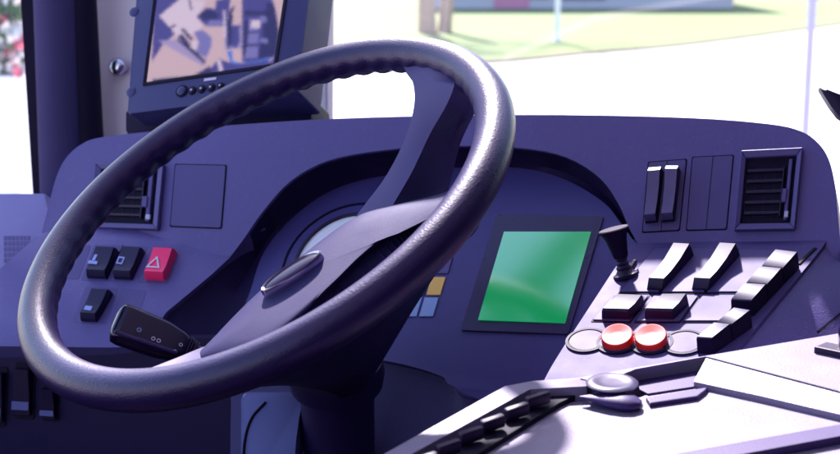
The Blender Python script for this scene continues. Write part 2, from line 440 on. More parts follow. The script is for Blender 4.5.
bm = prism([o + (u * .2 + v * .98) * .036, o + (u * .98 - v * .2) * .0015, o - (u * .98 - v * .2) * .0015][::1], [p - IP.n * .0006 for p in ([o + (u * .2 + v * .98) * .036, o + (u * .98 - v * .2) * .0015, o - (u * .98 - v * .2) * .0015])])
obj('needle', bm, M['red'], g)
# warning lamp strip
WT = [((444, 258), 16, 'tile'), ((437, 277.5), 18, 'yellow'), ((430, 298), 19, 'paleblue')]
for (x, y), h, mm in WT:
    for k, wd in ((0, 14), (1, 14)):
        xo = x - 5 - k * 16.5
        q = [(xo - h * .30, y + h), (xo - h * .30 + wd, y + h), (xo + wd, y), (xo, y)]
        w = obj('warning_light', plate(q, IP, .0012, .0018, .0003, 1), M[mm if k == 0 else ('paleblue' if mm == 'paleblue' else 'tile')], dash)
        w['label'] = {'tile': 'unlit grey warning tile', 'yellow': 'amber warning tile' if k == 0 else 'unlit grey warning tile', 'paleblue': 'pale blue warning tile'}[mm]
# display
fq = [(461.5, 331), (569, 335), (604, 217.5), (497, 215.5)]
dsp = obj('display', plate(rnd(fq, 1.5), IP, .002, .003, .0006, 1), M['bezel'], dash, label='rectangular dark framed display with a green screen')
SC = Plane(0, 0, 0, pts=(IP.hit(535, 277, .0032), IP.hit(545, 277, .0032), IP.hit(535, 267, .0032)))
SC.n = (IP.n + c2w((.008, .0, 0))).normalized()
sq4 = [(478, 319.5), (565, 322.8), (591, 231.6), (504, 231.6)]
obj('screen', prism([SC.proj(*p) for p in sq4], [SC.proj(*p) - SC.n * .003 for p in sq4]), M['lcd'], dsp)

# ------------------------------------------------------------------ SWITCH CONSOLE
con = thing('switch_console', 'sloping lavender switch console with rocker switches, two red buttons and a small black lever', 'switch console', RC.hit(660, 372, -.05))
poly = rnd([(551, 367), (564, 346), (641, 228), (700, 226), (836, 226), (822, 248), (733, 356), (700, 385), (600, 390), (540, 388)], 5)
obj('console_body', plate(poly, RC, 0, .05, .004, 3), M['console'], con, 40)
a = RC.hit(822, 248, -.003); b = RC.hit(733, 356, -.003)
c = at(860, 335, (a - CAM).dot(FW) - .05)
SP = Plane(0, 0, 0, pts=(a, b, c))
obj('side_cheek', plate([(822, 248), (842, 236), (900, 232), (900, 350), (760, 420), (690, 410)], SP, -.001, .02, .002, 2), M['dash'], con, 40)
obj('seam', plate([(817, 331), (842, 311), (842, 313), (819, 333)], SP, .0005, .001, 0), M['gap'], con)

CPR = [(0, .002), (.08, .009), (.3, .0085), (.6, .010), (.92, .0145), (1, .004)]
CPL = [(0, .0075), (.08, .0092), (.45, .0090), (.6, .0094), (.94, .0112), (1, .009)]
# blank plates and bezels in rows
rowA = [((620, 293), (659, 293), (690, 249), (655, 249)), ((662, 293), (704, 293), (737, 250), (694, 249)), ((707, 293), (745, 293), (776, 251), (741, 250))]
rowB = [((593, 321), (630, 322), (648, 297), (613, 297)), ((636, 322), (680, 322), (698, 297), (654, 297)), ((684, 322), (722, 322), (741, 297), (703, 297))]
for q in rowA + rowB:
    groove_plate(list(q), RC, 'blank_plate', M['ctile'], con, h=.0016, r=1)
switch([(647, 291), (663, 292), (694, 257), (677, 256)], RC, con, None, M['black'], CPR, base=.0016)
switch([(692, 291), (709, 292), (740, 257), (723, 256)], RC, con, None, M['black'], CPR, base=.0016)
switch([(602, 320), (630, 321), (645, 307), (619, 306)], RC, con, None, M['black'], CPL, base=.0016)
switch([(645, 320), (674, 321), (689, 306), (664, 306)], RC, con, None, M['black'], CPL, base=.0016)
# round sockets and the two red buttons
ru = (c2w((1, 0, .40)) - RC.n * c2w((1, 0, .40)).dot(RC.n)).normalized(); rv = RC.n.cross(ru).normalized()
def rcirc(c, r, off, n=40, sq=1.0):
    o = RC.hit(*c)
    return [o + (ru * math.cos(2 * math.pi * k / n) + rv * sq * math.sin(2 * math.pi * k / n)) * r + RC.n * off for k in range(n)]
for i, c in enumerate(((587, 341), (618, 342.5), (651.5, 343), (684, 343))):
    s = obj('round_socket', loft([rcirc(c, .0174, -.001), rcirc(c, .0174, .0016), rcirc(c, .0152, .0016), rcirc(c, .0147, .0006)], False, True), M['matte'], con, 30)
    obj('cap', prism(rcirc(c, .0142, .0012), rcirc(c, .0142, -.001), .0004, 1), M['ctile'], s)
    if i in (1, 2):
        def rc2(r, h0, h1): return [p + RC.n * (h0 + h1 * rv.dot(p - RC.hit(*c)) / .0125) for p in rcirc(c, r, 0)]
        bm = loft([rcirc(c, .0128, 0), rcirc(c, .0128, .0045), rc2(.0127, .0074, .0022), rc2(.0121, .0081, .0022), rc2(.0108, .0081, .0022), rc2(.006, .0074, .001), rc2(.001, .0072, 0)])
        rb = obj('red_button', bm, M['red'], con, 35)
        rb['label'] = 'round red button, darker red' if i == 1 else 'round red button, brighter red'
# black keys
KEY = [((697, 354), (713, 355), (753, 327), (736, 324), 2), ((731, 316), (753, 317), (800, 268), (777, 265), 3)]
for bl, br, tr, tl, n in KEY:
    for k in range(n):
        t0 = k / n + .012; t1 = (k + 1) / n - .012
        q = [lerp2(bl, tl, t0), lerp2(br, tr, t0), lerp2(br, tr, t1), lerp2(bl, tl, t1)]
        obj('push_key', rocker(q, RC, [(0, .0140), (.05, .0150), (.95, .0162), (1, .0156)], .0004), [M['matte'], M['rface']], con, 40)  # glare painted as paler tops, shade as matte black sides
obj('slot', plate([(797, 264), (800, 265), (817, 249), (814, 248)], RC, .0012, .0016, .0003, 1), M['gap'], con)
# small lever
base = RC.hit(626, 276)
ax = (RC.hit(615, 231, .046) - base)
ax = (at(613.5, 229, (base - CAM).dot(FW) - .004) - base); Lh = ax.length
lv = obj('lever', lathe(base, ax, [(.0105, -.001), (.011, .002), (.0085, .003), (.0062, .006), (.0068, .008), (.0052, .010), (.0060, .012), (.0045, .014), (.0052, .0155), (.0045, .017), (.0058, .0185)], 24), M['black'], con, 40)
cap_ax = (ax.normalized() + c2w((.12, .05, .1))).normalized()
prof = [(.0058, .0165), (.0068, .019), (.0074, .024), (.0080, Lh * .62), (.0092, Lh * .78), (.0112, Lh * .9), (.0132, Lh * .965), (.0136, Lh * .99), (.0128, Lh * 1.01), (.004, Lh * 1.015)]
obj('lever_knob', lathe(base, ax, prof, 28), M['matte'], lv, 35)
obj('lever_foot', box_between(RC.hit(630, 274, .003), RC.hit(636, 268, .006), .004, .006, ru, RC.n), M['gloss'], lv)

# ------------------------------------------------------------------ STEERING WHEEL
wc = WH.o
e1 = c2w((.7475, .397, 0)).normalized(); e1 = (e1 - WN * e1.dot(WN)).normalized(); e2 = WN.cross(e1)
wheel = thing('steering_wheel', 'large dark leather grained steering wheel with a dished hub and oval badge', 'steering wheel', wc - WN * .10)
R = .2002; NS, NP = 360, 40
rings = []
for i in range(NS):
    t = 2 * math.pi * i / NS; d = e1 * math.cos(t) + e2 * math.sin(t); ring = []
    for k in range(NP):
        ph = 2 * math.pi * k / NP
        r = .0153
        w = max(0, math.cos(ph - RAD(215))) ** 2            # grip bumps on the inner underside
        r += w * .0011 * math.cos(t * 58) * (.5 + .5 * math.cos(t - RAD(60)))
        ring.append(wc + d * (R + r * math.cos(ph)) + WN * r * 1.02 * math.sin(ph))
    rings.append(ring)
bm = loft(rings + [rings[0]], False, False); bmesh.ops.remove_doubles(bm, verts=bm.verts, dist=1e-6)
obj('rim', bm, M['leather'], wheel, 180)
def spoke(st):
    rr = []
    for (L, Mx, Rr, c, dp) in st:
        l = WH.proj(*L, c); m = WH.proj(*Mx, c + .004); r = WH.proj(*Rr, c - dp)
        rr.append([l - WN * .006, l, l.lerp(m, .5) + WN * .002, m, m.lerp(r, .35) - WN * .004, r, r - WN * .010, l.lerp(r, .5) - WN * (dp + .012), l - WN * dp])
    # resample along the spoke
    cols = [spline([tuple(r[j]) for r in rr], 5) for j in range(len(rr[0]))]
    bm = loft([[c[i] for c in cols] for i in range(len(cols[0]))])
    es = [e for e in bm.edges if len(e.link_faces) == 2 and e.calc_face_angle(0) > .7]
    bmesh.ops.bevel(bm, geom=es, offset=.0045, segments=4, affect='EDGES', clamp_overlap=True)
    return bm
obj('spoke', spoke([((356, 216), (388, 216), (446, 205), -.062, .022), ((366, 203), (394, 203), (442, 192), -.058, .022), ((386, 176), (412, 172), (448, 164), -.046, .022),
                    ((404, 141), (430, 134), (456, 134), -.030, .020), ((414, 106), (446, 106), (466, 112), -.014, .016), ((412, 80), (454, 86), (475, 98), -.004, .012), ((400, 62), (456, 66), (492, 90), -.001, .008)]), M['spoke'], wheel, 60)
obj('spoke', spoke([((250, 338), (262, 352), (275, 365), -.075, .02), ((212, 344), (222, 358), (230, 370), -.066, .014), ((176, 358), (182, 370), (188, 380), -.034, .012), ((140, 372), (146, 382), (150, 390), -.008, .006)]), M['spoke'], wheel, 60)
# hub pad
plat = [(194, 362), (217, 334), (248, 302), (276, 277), (305, 253), (335, 230), (354, 218), (370, 211), (402, 203), (440, 194), (472, 182), (455, 205), (428, 216), (404, 226), (388, 236), (362, 258), (338, 282), (318, 301), (300, 319), (268, 344), (236, 360)]
ps = spline(plat, 4, True)
cx = sum(p[0] for p in ps) / len(ps); cy = sum(p[1] for p in ps) / len(ps)
baseo = [(196, 368), (220, 340), (252, 309), (281, 284), (310, 261), (340, 238), (358, 228), (376, 221), (406, 212), (446, 206), (482, 198), (478, 228), (456, 250), (440, 268), (422, 284), (398, 304), (374, 322), (350, 338), (318, 352), (280, 366), (236, 374)]
bs = spline(baseo, 4, True)
ringsH = []
for k, c in ((.45, -.0440), (.25, -.0445), (.13, -.0460), (.06, -.0482), (.02, -.0508), (.0, -.0540)):
    ringsH.append([WH.proj(p[0] + (cx - p[0]) * k, p[1] + (cy - p[1]) * k, c) for p in ps])
for s, c in ((.06, -.0560), (.2, -.0590), (.5, -.0640), (1, -.0730)):
    ringsH.append([WH.proj(p[0] + (q[0] - p[0]) * s, p[1] + (q[1] - p[1]) * s, c) for p, q in zip(ps, bs)])
under = [(198, 366), (222, 346), (250, 318), (280, 292), (310, 268), (342, 246), (362, 234), (380, 228), (408, 222), (440, 218), (466, 222), (458, 240), (446, 256), (434, 272), (420, 291), (404, 314), (388, 336), (366, 358), (330, 374), (285, 384), (235, 386)]
us = spline(under, 4, True)
ringsH.append([WH.proj(p[0], p[1], -.112) for p in us])
ringsH.append([WH.proj(p[0] * .5 + .5 * (336 + 40 * math.cos(RAD(190 - 360 * i / len(us)))), p[1] * .5 + .5 * (364 - 34 * math.sin(RAD(190 - 360 * i / len(us)))), -.14) for i, p in enumerate(us)])
ringsH.append([WH.proj(336 + 40 * math.cos(RAD(190 - 360 * i / len(us))), 364 - 34 * math.sin(RAD(190 - 360 * i / len(us))), -.17) for i, p in enumerate(us)])
bm = loft(ringsH)
obj('hub_pad', bm, M['hub'], wheel, 75)
# ribs in the scooped side of the pad
bm = bmesh.new()
for k in range(22):
    i = 44 + k
    a = WH.proj(*ps[i], -.0550); b = WH.proj(*bs[i], -.0715)
    d = (b - a).normalized(); t = d.cross(WN).normalized()
    box_between(a.lerp(b, .12), a.lerp(b, .92), .0014, .0024, t, d.cross(t), .0004, bm)
obj('grip_ribs', bm, M['hub'], wheel)
# badge: oval disc with silver rim
BD = Plane(0, 0, 0, pts=(WH.proj(262, 293, -.0405), WH.proj(322, 253, -.0405), WH.proj(284, 264, -.0335)))
bd_o = (WH.proj(262, 293, -.0405) + WH.proj(322, 253, -.0405)) / 2
bu = (WH.proj(322, 253, -.0405) - WH.proj(262, 293, -.0405)); br_ = bu.length / 2; bu.normalize(); bn = WN; bv = bn.cross(bu).normalized()
def bdg(r, off, sq=.32): return [bd_o + (bu * math.cos(2 * math.pi * k / 48) + bv * sq * math.sin(2 * math.pi * k / 48)) * r + bn * off for k in range(48)]
bg = obj('badge', loft([bdg(br_ * .3, .0032), bdg(br_ * .7, .0027), bdg(br_ * .88, .0018), bdg(br_ * .88, -.006)]), M['gloss'], wheel, 50)
obj('badge_rim', loft([bdg(br_ * .88, -.006), bdg(br_ * .88, .0026), bdg(br_ * .94, .0034), bdg(br_, .002), bdg(br_ * 1.01, -.006)], False, False), M['silver'], bg, 60)

# ------------------------------------------------------------------ STEERING COLUMN
colm = thing('steering_column', 'dark steering column shroud below the wheel hub with an indicator stalk', 'steering column', at(345, 500, 1.22))
hubc = WH.proj(325, 285, -.11)
pts = spline([tuple(hubc), tuple(at(334, 330, 1.165)), tuple(at(337, 380, 1.19)), tuple(at(338, 430, 1.21)), tuple(at(340, 520, 1.24))], 6)
n = len(pts)
rad = [.040 - .008 * min(1, i / (n * .5)) for i in range(n)]
obj('shroud', tube(pts, rad, 40), M['shroud'], colm, 60)
obj('collar', lathe(at(336, 372, 1.188), (pts[12] - pts[6]) * -1, [(.034, -.014), (.040, -.012), (.042, 0), (.040, .012), (.034, .014)], 40), M['shroud'], colm, 60)
# pale knee trim beside the column
KT = Plane(270, 420, 1.20, (-.25, .45, 1))
poly = rnd([(241, 392), (306, 392), (300, 412), (296, 440), (292, 500), (241, 500)], 6)
kt = obj('column_trim', plate(poly, KT, 0, .02, .004, 3), M['knee'], colm, 40)
cur = spline([(266, 402), (252, 418), (245, 440), (243, 470)], 6)
obj('seam', tube([KT.hit(p[0], p[1], .0004) for p in cur], .0012, 8), M['gap'], kt)
# indicator stalk
SA = at(116, 322, 1.205); SB = at(192, 351, 1.215)
sd = (SB - SA).normalized(); sn = c2w((.15, .55, .85)); sn = (sn - sd * sn.dot(sd)).normalized(); sw = sn.cross(sd).normalized()
def strect(p, w, h, rr=.3):
    out = []
    for sx, sy in ((1, 1), (-1, 1), (-1, -1), (1, -1)):
        for a in range(5):
            ang = math.pi / 2 * a / 4 + {(1, 1): 0, (-1, 1): math.pi / 2, (-1, -1): math.pi, (1, -1): 1.5 * math.pi}[(sx, sy)]
            r = min(w, h) * rr
            out.append(p + sw * (sx * (w / 2 - r) + r * math.cos(ang)) + sn * (sy * (h / 2 - r) + r * math.sin(ang)))
    return out
rr = []
for t, w, h in ((-.03, .014, .006), (-.015, .024, .012), (.02, .034, .018), (.1, .036, .020), (.6, .033, .020), (.86, .026, .017), (.95, .018, .014), (.99, .013, .011), (1.06, .012, .010), (1.25, .018, .015)):
    rr.append(strect(SA.lerp(SB, t), w, h))
st = obj('indicator_stalk', loft(rr), M['gloss'], colm, 60)
obj('stalk_ridge', box_between(SA.lerp(SB, .03) - sw * .0135 + sn * .0095, SA.lerp(SB, .84) - sw * .0115 + sn * .0092, .0035, .0030, sw, sn, .001), M['traydark'], st, 60)
for i in range(4):
    obj('stalk_rib', loft([strect(SA.lerp(SB, .93 + i * .035), .022 - i * .0015, .018 - i * .001), strect(SA.lerp(SB, .947 + i * .035), .022 - i * .0015, .018 - i * .001)]), M['black'], st, 60)
def stsym(t, w, r, bar=False):
    o = SA.lerp(SB, t) + sw * w + sn * .0104; bm = bmesh.new(); k = 6
    for i in range(k):
        a0 = 2 * math.pi * i / k; a1 = 2 * math.pi * (i + 1) / k
        q = [o + (sd * math.cos(a0) + sw * math.sin(a0)) * r, o + (sd * math.cos(a1) + sw * math.sin(a1)) * r, o + (sd * math.cos(a1) + sw * math.sin(a1)) * r * .66, o + (sd * math.cos(a0) + sw * math.sin(a0)) * r * .66]
        prism(q, [p - sn * .0006 for p in q], bm=bm)
    return bm
obj('symbol', stsym(.30, -.004, .0022), M['mark_b'], st)
obj('symbol', stsym(.50, -.007, .0020), M['mark'], st)
obj('symbol', stsym(.57, -.007, .0020), M['mark'], st)
obj('symbol', stsym(.84, -.003, .0018), M['mark'], st)
obj('symbol', stsym(.80, -.011, .0018), M['mark'], st)

# ------------------------------------------------------------------ MONITOR
mon = thing('camera_monitor', 'boxy surveillance monitor with a picture on its screen, left on the dashboard', 'monitor', MO.hit(215, 128))
H = [(127, 114), (298, 92), (311, -30), (139, -30)]
obj('housing', plate(rnd([(127.5, 114), (297, 92), (312, -34), (139, -34)], 3), MO, 0, .055, .004, 3), M['monitor'], mon, 40)
sq = [(147, 82.5), (274, 64), (287, -22), (160, -22)]
bm = bmesh.new(); so = grow(sq, 3.2)
for i in range(4):
    j = (i + 1) % 4
    prism([MO.hit(*so[i], .0016), MO.hit(*so[j], .0016), MO.hit(*sq[j], .0009), MO.hit(*sq[i], .0009)], [MO.hit(*so[i], -.001), MO.hit(*so[j], -.001), MO.hit(*sq[j], -.001), MO.hit(*sq[i], -.001)], bm=bm)
obj('screen_surround', bm, M['gap'], mon)
scr = obj('screen', plate(sq, MO, .0003, .001, 0), M['gloss'], mon)
def S(x, y): return (135 + x / 5.6, y / 5.6)       # coordinates read off an enlarged view of the screen
layers = [
    ('blue', [(110, -120), (330, -120), (330, -20), (135, 90), (230, 190), (160, 250), (95, 350)], .0006),
    ('pale', [(140, 90), (260, -10), (400, 10), (345, 100), (380, 150), (330, 190), (240, 210)], .0008),
    ('dark', [(255, 165), (275, 160), (330, 225), (315, 232)], .0011),
    ('dark', [(240, 205), (265, 190), (315, 255), (300, 265)], .0010),
    ('mid', [(330, 180), (380, 170), (430, 210), (430, 260), (400, 330), (345, 290), (360, 240)], .0010),
    ('dark', [(345, 290), (400, 345), (392, 362), (235, 225), (240, 215)], .0009),
    ('blue', [(345, 95), (400, 45), (520, 60), (520, 150), (400, 150)], .0010),
    ('dark', [(360, 88), (405, 50), (470, 75), (460, 110), (380, 115)], .0012),
    ('mid', [(420, 115), (510, 120), (510, 145), (400, 148)], .0013),
    ('blue', [(455, 5), (540, -20), (520, 110), (450, 70)], .0011),
    ('mid', [(500, 150), (560, 140), (600, 150), (600, 270), (510, 280)], .0009),
    ('dark', [(530, 60), (560, 30), (545, 140), (560, 240), (520, 270), (515, 160)], .0011),
    ('blue', [(545, 150), (590, 140), (600, 220), (560, 275), (540, 240)], .0013),
    ('blue', [(600, -100), (740, -100), (790, 60), (810, 180), (800, 300), (740, 350), (600, 350)], .0010),
    ('dark', [(720, 60), (780, 60), (808, 190), (770, 320), (690, 330), (720, 180)], .0012),
    ('mid', [(640, 110), (700, 110), (690, 250), (630, 250)], .0012),
    ('pale', [(655, 115), (705, 118), (700, 160), (650, 158)], .0014),
    ('mid', [(620, 265), (690, 260), (690, 325), (605, 330)], .0012),
    ('dark', [(615, 60), (740, 70), (740, 85), (615, 90)], .0013),
    ('pink', [(545, 70), (600, 20), (600, 120), (560, 130)], .0012),
    ('sky', [(515, 290), (545, 285), (550, 345), (600, 355), (700, 340), (760, 322), (765, 332), (650, 362), (540, 365)], .0015),
    ('blue', [(390, 430), (470, 330), (560, 362), (760, 345), (800, 300), (860, 330), (860, 480), (330, 480)], .0009),
    ('dark', [(100, 445), (330, 425), (420, 370), (440, 420), (420, 520), (100, 520)], .0008),
    ('dark', [(735, 20), (775, 20), (800, 130), (806, 260), (780, 330), (755, 250), (750, 120)], .0012),
    ('dark', [(612, 120), (640, 110), (632, 250), (612, 330), (604, 250)], .0012),
    ('dark', [(632, 180), (700, 176), (700, 186), (632, 190)], .0013), ('dark', [(628, 250), (695, 246), (695, 258), (628, 262)], .0013),
    ('mid', [(700, 90), (735, 95), (740, 130), (705, 125)], .0013), ('mid', [(705, 215), (745, 220), (745, 245), (700, 240)], .0013),
    ('pale', [(496, 60), (506, 60), (512, 210), (500, 210)], .0013), ('lil', [(585, 160), (600, 150), (604, 250), (575, 285), (590, 230)], .0013),
    ('dark', [(180, 165), (225, 135), (232, 146), (190, 172)], .0012), ('lil', [(130, 230), (235, 225), (392, 362), (380, 372)], .0009),
    ('mid', [(340, 185), (372, 178), (382, 215), (352, 230)], .0013), ('pale', [(318, 225), (350, 232), (345, 285), (325, 270)], .0013),
    ('dark', [(300, 0), (312, 0), (322, 60), (314, 62)], .0013),
    ('pale', [(460, 340), (480, 335), (495, 400), (475, 408)], .0012),
]
COLS = dict(pink=(.50, .34, .38), lil=(.30, .23, .42), blue=(.045, .034, .19), dark=(.012, .006, .07), mid=(.15, .13, .36), sky=(.05, .14, .55), pale=(.56, .44, .55))
def inside(x, y, P):
    c = False; n = len(P); j = n - 1
    for i in range(n):
        if (P[i][1] > y) != (P[j][1] > y) and x < (P[j][0] - P[i][0]) * (y - P[i][1]) / (P[j][1] - P[i][1]) + P[i][0]: c = not c
        j = i
    return c
NXs, NYs = 190, 150
LAY = [(COLS[k], [S(*p) for p in P_]) for k, P_, o_ in layers]
LAY = [(c, P_, min(p[0] for p in P_), max(p[0] for p in P_), min(p[1] for p in P_), max(p[1] for p in P_)) for c, P_ in LAY]
def pix(x, y):
    c = COLS['pink']
    for col, P_, a, b_, c_, d in LAY:
        if a <= x <= b_ and c_ <= y <= d and inside(x, y, P_): c = col
    return Vector(c)
gridc = []; bmS = bmesh.new(); vv = []; cl = bmS.verts.layers.float_color.new('picture')
for j_ in range(NYs + 1):
    for i_ in range(NXs + 1):
        p = lerp2(lerp2(sq[0], sq[1], i_ / NXs), lerp2(sq[3], sq[2], i_ / NXs), j_ / NYs)
        c = Vector((0, 0, 0))
        for k in range(16): c += pix(p[0] + random.gauss(0, 1.25), p[1] + random.gauss(0, 1.25)) if p[1] > -4 else Vector(COLS['blue'])
        gridc.append(c / 16); vv.append(bmS.verts.new(MO.hit(*p, .0006)))
for v, c in zip(vv, gridc): v[cl] = (*c, 1)
for j_ in range(NYs):
    for i_ in range(NXs):
        k = j_ * (NXs + 1) + i_; bmS.faces.new((vv[k], vv[k + 1], vv[k + NXs + 2], vv[k + NXs + 1]))
ms = mat('screen_picture', (.02, .02, .03), .25, .4); nt_ = ms.node_tree; ca_ = nt_.nodes.new('ShaderNodeVertexColor'); ca_.layer_name = 'picture'
nt_.links.new(ca_.outputs['Color'], nt_.nodes['Principled BSDF'].inputs['Emission Color']); nt_.nodes['Principled BSDF'].inputs['Emission Strength'].default_value = .26
obj('screen_picture', bmS, ms, scr)
# buttons along the lower bezel
mu = (c2w((1, .12, 0)) - MO.n * c2w((1, .12, 0)).dot(MO.n)).normalized()
for i, (x, y, r) in enumerate(((182, 91.5, .0062), (192.5, 91, .0042), (202, 89.5, .0042), (211.5, 88, .0042), (221, 86.5, .0036))):
    b_ = obj('button', lathe(MO.hit(x, y), MO.n, [(r * 1.15, -.001), (r * 1.15, .0014), (r * .95, .0016)], 24), M['gap'], mon, 40)
    obj('button_cap', lathe(MO.hit(x, y), MO.n, [(r * .82, .0), (r * .82, .0022), (r * .6, .0030)], 24), M['monitor'] if i == 0 else M['black'], b_, 40)
    if i: obj('symbol', lathe(MO.hit(x, y), MO.n, [(r * .28, .0028), (r * .25, .0034)], 12), M['mark'], b_)
obj('name_plate', plate([(204, 81.5), (216, 79.8), (216.5, 77.4), (204.5, 79)], MO, .0006, .0012, 0), M['mark'], mon)
for x, y in ((131, 92), (134, 12)):
    obj('screw_cover', lathe(MO.hit(x, y), MO.n, [(.0058, -.001), (.0058, .0005), (.0050, .0009), (.0015, .0009)], 24), M['monitor'], mon, 40)
# mount
MB = Plane(215, 120, 1.515, (-.3, .25, 1))
mt = obj('mount', plate(rnd([(126, 134), (312, 128), (310, 96), (300, 88), (126, 110)], 3), MB, 0, .06, .003, 2), M['matte'], mon, 40)
obj('screw', lathe(MB.hit(301, 94), MB.n, [(.003, -.001), (.003, .0015), (.002, .0022)], 16), M['silver'], mt, 40)

# ------------------------------------------------------------------ SIDE TRAY
tray = thing('side_tray', 'pale lavender driver side tray with black coin levers and a silver latch knob', 'tray', TR.hit(640, 420, -.06))
floor_poly = [(392, 474), (532, 391), (640, 384), (707, 360), (900, 420), (900, 470), (560, 500), (392, 500)]
obj('tray_floor', plate(floor_poly, TR, -.010, .02, 0), M['tray'], tray)
# left rail, back strip, ledge at the back right
obj('rail', plate(rnd([(300, 500), (380, 456), (505, 386), (532, 381), (584, 377), (588, 386), (530, 389), (404, 458), (330, 500)], 2), TR, 0, .03, .002, 3), M['tray'], tray, 40)
obj('back_ledge', plate(rnd([(580, 379), (640, 368), (700, 358), (860, 331), (930, 320), (930, 425), (838, 392), (706, 357.5), (636, 370), (600, 384)], 1), TR, .001, .03, .0015, 2), M['tray'], tray, 40)
# sloping inner wall of the pan
W0 = [(706, 358), (770, 375), (838, 393), (900, 411)]; W1 = [(694, 374), (760, 388), (830, 404), (900, 420)]
obj('pan_wall', loft([[TR.hit(*p, 0) for p in W0], [TR.hit(*p, -.0055) for p in W1], [TR.hit(*p, -.014) for p in W1], [TR.hit(*p, -.014) for p in W0]], closed=False), M['tray'], tray, 50)
# coin slot at the pan's corner
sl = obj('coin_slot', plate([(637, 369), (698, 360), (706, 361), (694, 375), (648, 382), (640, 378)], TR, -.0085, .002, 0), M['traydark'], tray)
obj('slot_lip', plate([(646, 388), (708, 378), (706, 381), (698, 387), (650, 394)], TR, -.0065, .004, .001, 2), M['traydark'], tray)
# dark lever channel and its levers
obj('lever_channel', plate([(392, 470), (405, 457), (531, 389), (575, 387), (560, 394), (430, 474)], TR, -.006, .01, 0), M['gap'], tray)
tips = [(575, 384), (553, 393.5), (532, 405), (508, 417), (486.5, 429), (464, 442), (441, 455), (418, 468)]
for x, y in tips[1:]:
    a = TR.hit(x - 4, y + 3, .0005); b = TR.hit(x - 27, y + 8, -.0015)
    wd = (b - a).cross(TR.n)
    obj('coin_lever', box_between(a, b, .0062, .0090, wd, TR.n, .0018), M['black'], tray, 40)
# latch knob
kb = TR.hit(612, 385, -.004)
lk = obj('latch_knob', lathe(kb, TR.n, [(.007, -.004), (.011, .0005), (.0145, .0030), (.0180, .0048), (.0184, .0058), (.0168, .0070), (.013, .0075), (.0105, .0067), (.006, .0065), (.001, .0065)], 40), M['knob'], tray, 50)
ca = TR.hit(580, 391, -.004); cb = TR.hit(641, 396, -.006)
cd = (cb - ca).normalized(); cwv = cd.cross(TR.n).normalized()
rr = []
for t, w in ((0, .0008), (.2, .005), (.45, .009), (.7, .0108), (.88, .0095), (1, .005)):
    p = ca.lerp(cb, t); rr.append([p + cwv * w * math.cos(a) + TR.n * w * .5 * math.sin(a) for a in [2 * math.pi * k / 24 for k in range(24)]])
obj('latch_body', loft(rr), M['traydark'], tray, 60)
# front lip
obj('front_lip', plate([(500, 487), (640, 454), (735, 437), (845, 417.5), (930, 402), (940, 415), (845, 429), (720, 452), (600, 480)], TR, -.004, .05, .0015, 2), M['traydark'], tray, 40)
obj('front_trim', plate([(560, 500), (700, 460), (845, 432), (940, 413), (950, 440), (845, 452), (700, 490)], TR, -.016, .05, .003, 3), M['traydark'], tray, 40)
# clip on the ledge
clp = thing('ticket_clip', 'small black clip on the pale tray ledge at the right edge', 'clip', TR.hit(835, 358, .001))
obj('clip_plate', plate([(814, 354), (870, 366), (870, 358), (826, 349)], TR, .006, .005, .001, 2), M['black'], clp)
obj('clip_jaw', box_between(TR.hit(838, 352, .012), TR.hit(880, 360, .012), .014, .016, c2w((.2, .1, -1)), TR.n, .002), M['gloss'], clp, 40)

# ------------------------------------------------------------------ CAB FRAME
WP = Plane(30, 100, 1.80, (0, .05, 1))
gs = tag(obj('window_seal', plate([(17, -620), (36, -620), (36.5, -40), (49, 240), (36, 240), (33, 195), (18, -40)], WP, 0, .02, .003, 2), M['rubber'], None, 40), 'black rubber window seal beside the purple pillar', 'window seal')
pil = thing('window_pillar', 'rounded purple pillar between the side window and the monitor', 'pillar', at(66, 240, 1.76))
rr = []
for y in (-620, -300, -60, 20, 100, 180, 260):
    c0 = at(56 + (max(y, -60) * .035), y, 1.76); r = .028
    rr.append([c0 + (RX * math.cos(a) * 1.0 - Vector((0, 1, 0)) * math.sin(a) * 1.0) * r for a in [2 * math.pi * k / 32 for k in range(32)]])
obj('pillar_cover', loft(rr), M['pillar'], pil, 60)
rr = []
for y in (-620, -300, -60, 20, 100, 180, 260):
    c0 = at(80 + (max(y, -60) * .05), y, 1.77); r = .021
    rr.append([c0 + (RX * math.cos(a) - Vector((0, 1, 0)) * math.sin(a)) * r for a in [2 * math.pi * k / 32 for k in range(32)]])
obj('pillar_shade', loft(rr), M['rubber'], pil, 60)  # dark cylinder stands in for shade on the pillar's right half
wsp = thing('windscreen_pillar', 'wide pale pinkish pillar trim behind the monitor', 'pillar', at(210, 160, 1.80))
AP = Plane(210, 60, 1.80, (-.1, .05, 1))
obj('pillar_trim', plate([(60, -620), (330, -620), (327, 122), (322, 190), (60, 190)], AP, 0, .05, .004, 2), M['trim'], wsp, 40)
obj('pillar_edge', plate([(312, -620), (329, -620), (326, 122), (322, 190), (309, 190)], AP, .004, .02, .003, 2), M['planter'], wsp, 40)
obj('bolt_knob', lathe(AP.hit(124, 69), c2w((-.5, .1, 1)), [(.006, -.001), (.006, .008), (.0115, .010), (.0125, .014), (.0105, .019), (.005, .022)], 28), M['silver'], wsp, 60)
SL = Plane(20, 230, 1.62, (-.1, .3, 1))
sil = tag(obj('door_sill', plate([(-60, 193), (44, 193), (50, 215), (48, 250), (20, 300), (-60, 330)], SL, 0, .03, .003, 2), M['sill'], None, 40), 'lavender door sill panel below the side window, with a slotted grid', 'door panel')
bm = bmesh.new()
for i in range(7):
    for j in range(5):
        x = 4 + i * 3.9; y = 236 + j * 5.6
        plate([(x, y + 4.4), (x + 2.8, y + 4.4), (x + 2.8, y), (x, y)], SL, .0006, .001, 0, bm=bm)
obj('grid_slots', bm, M['sillg'], sil)
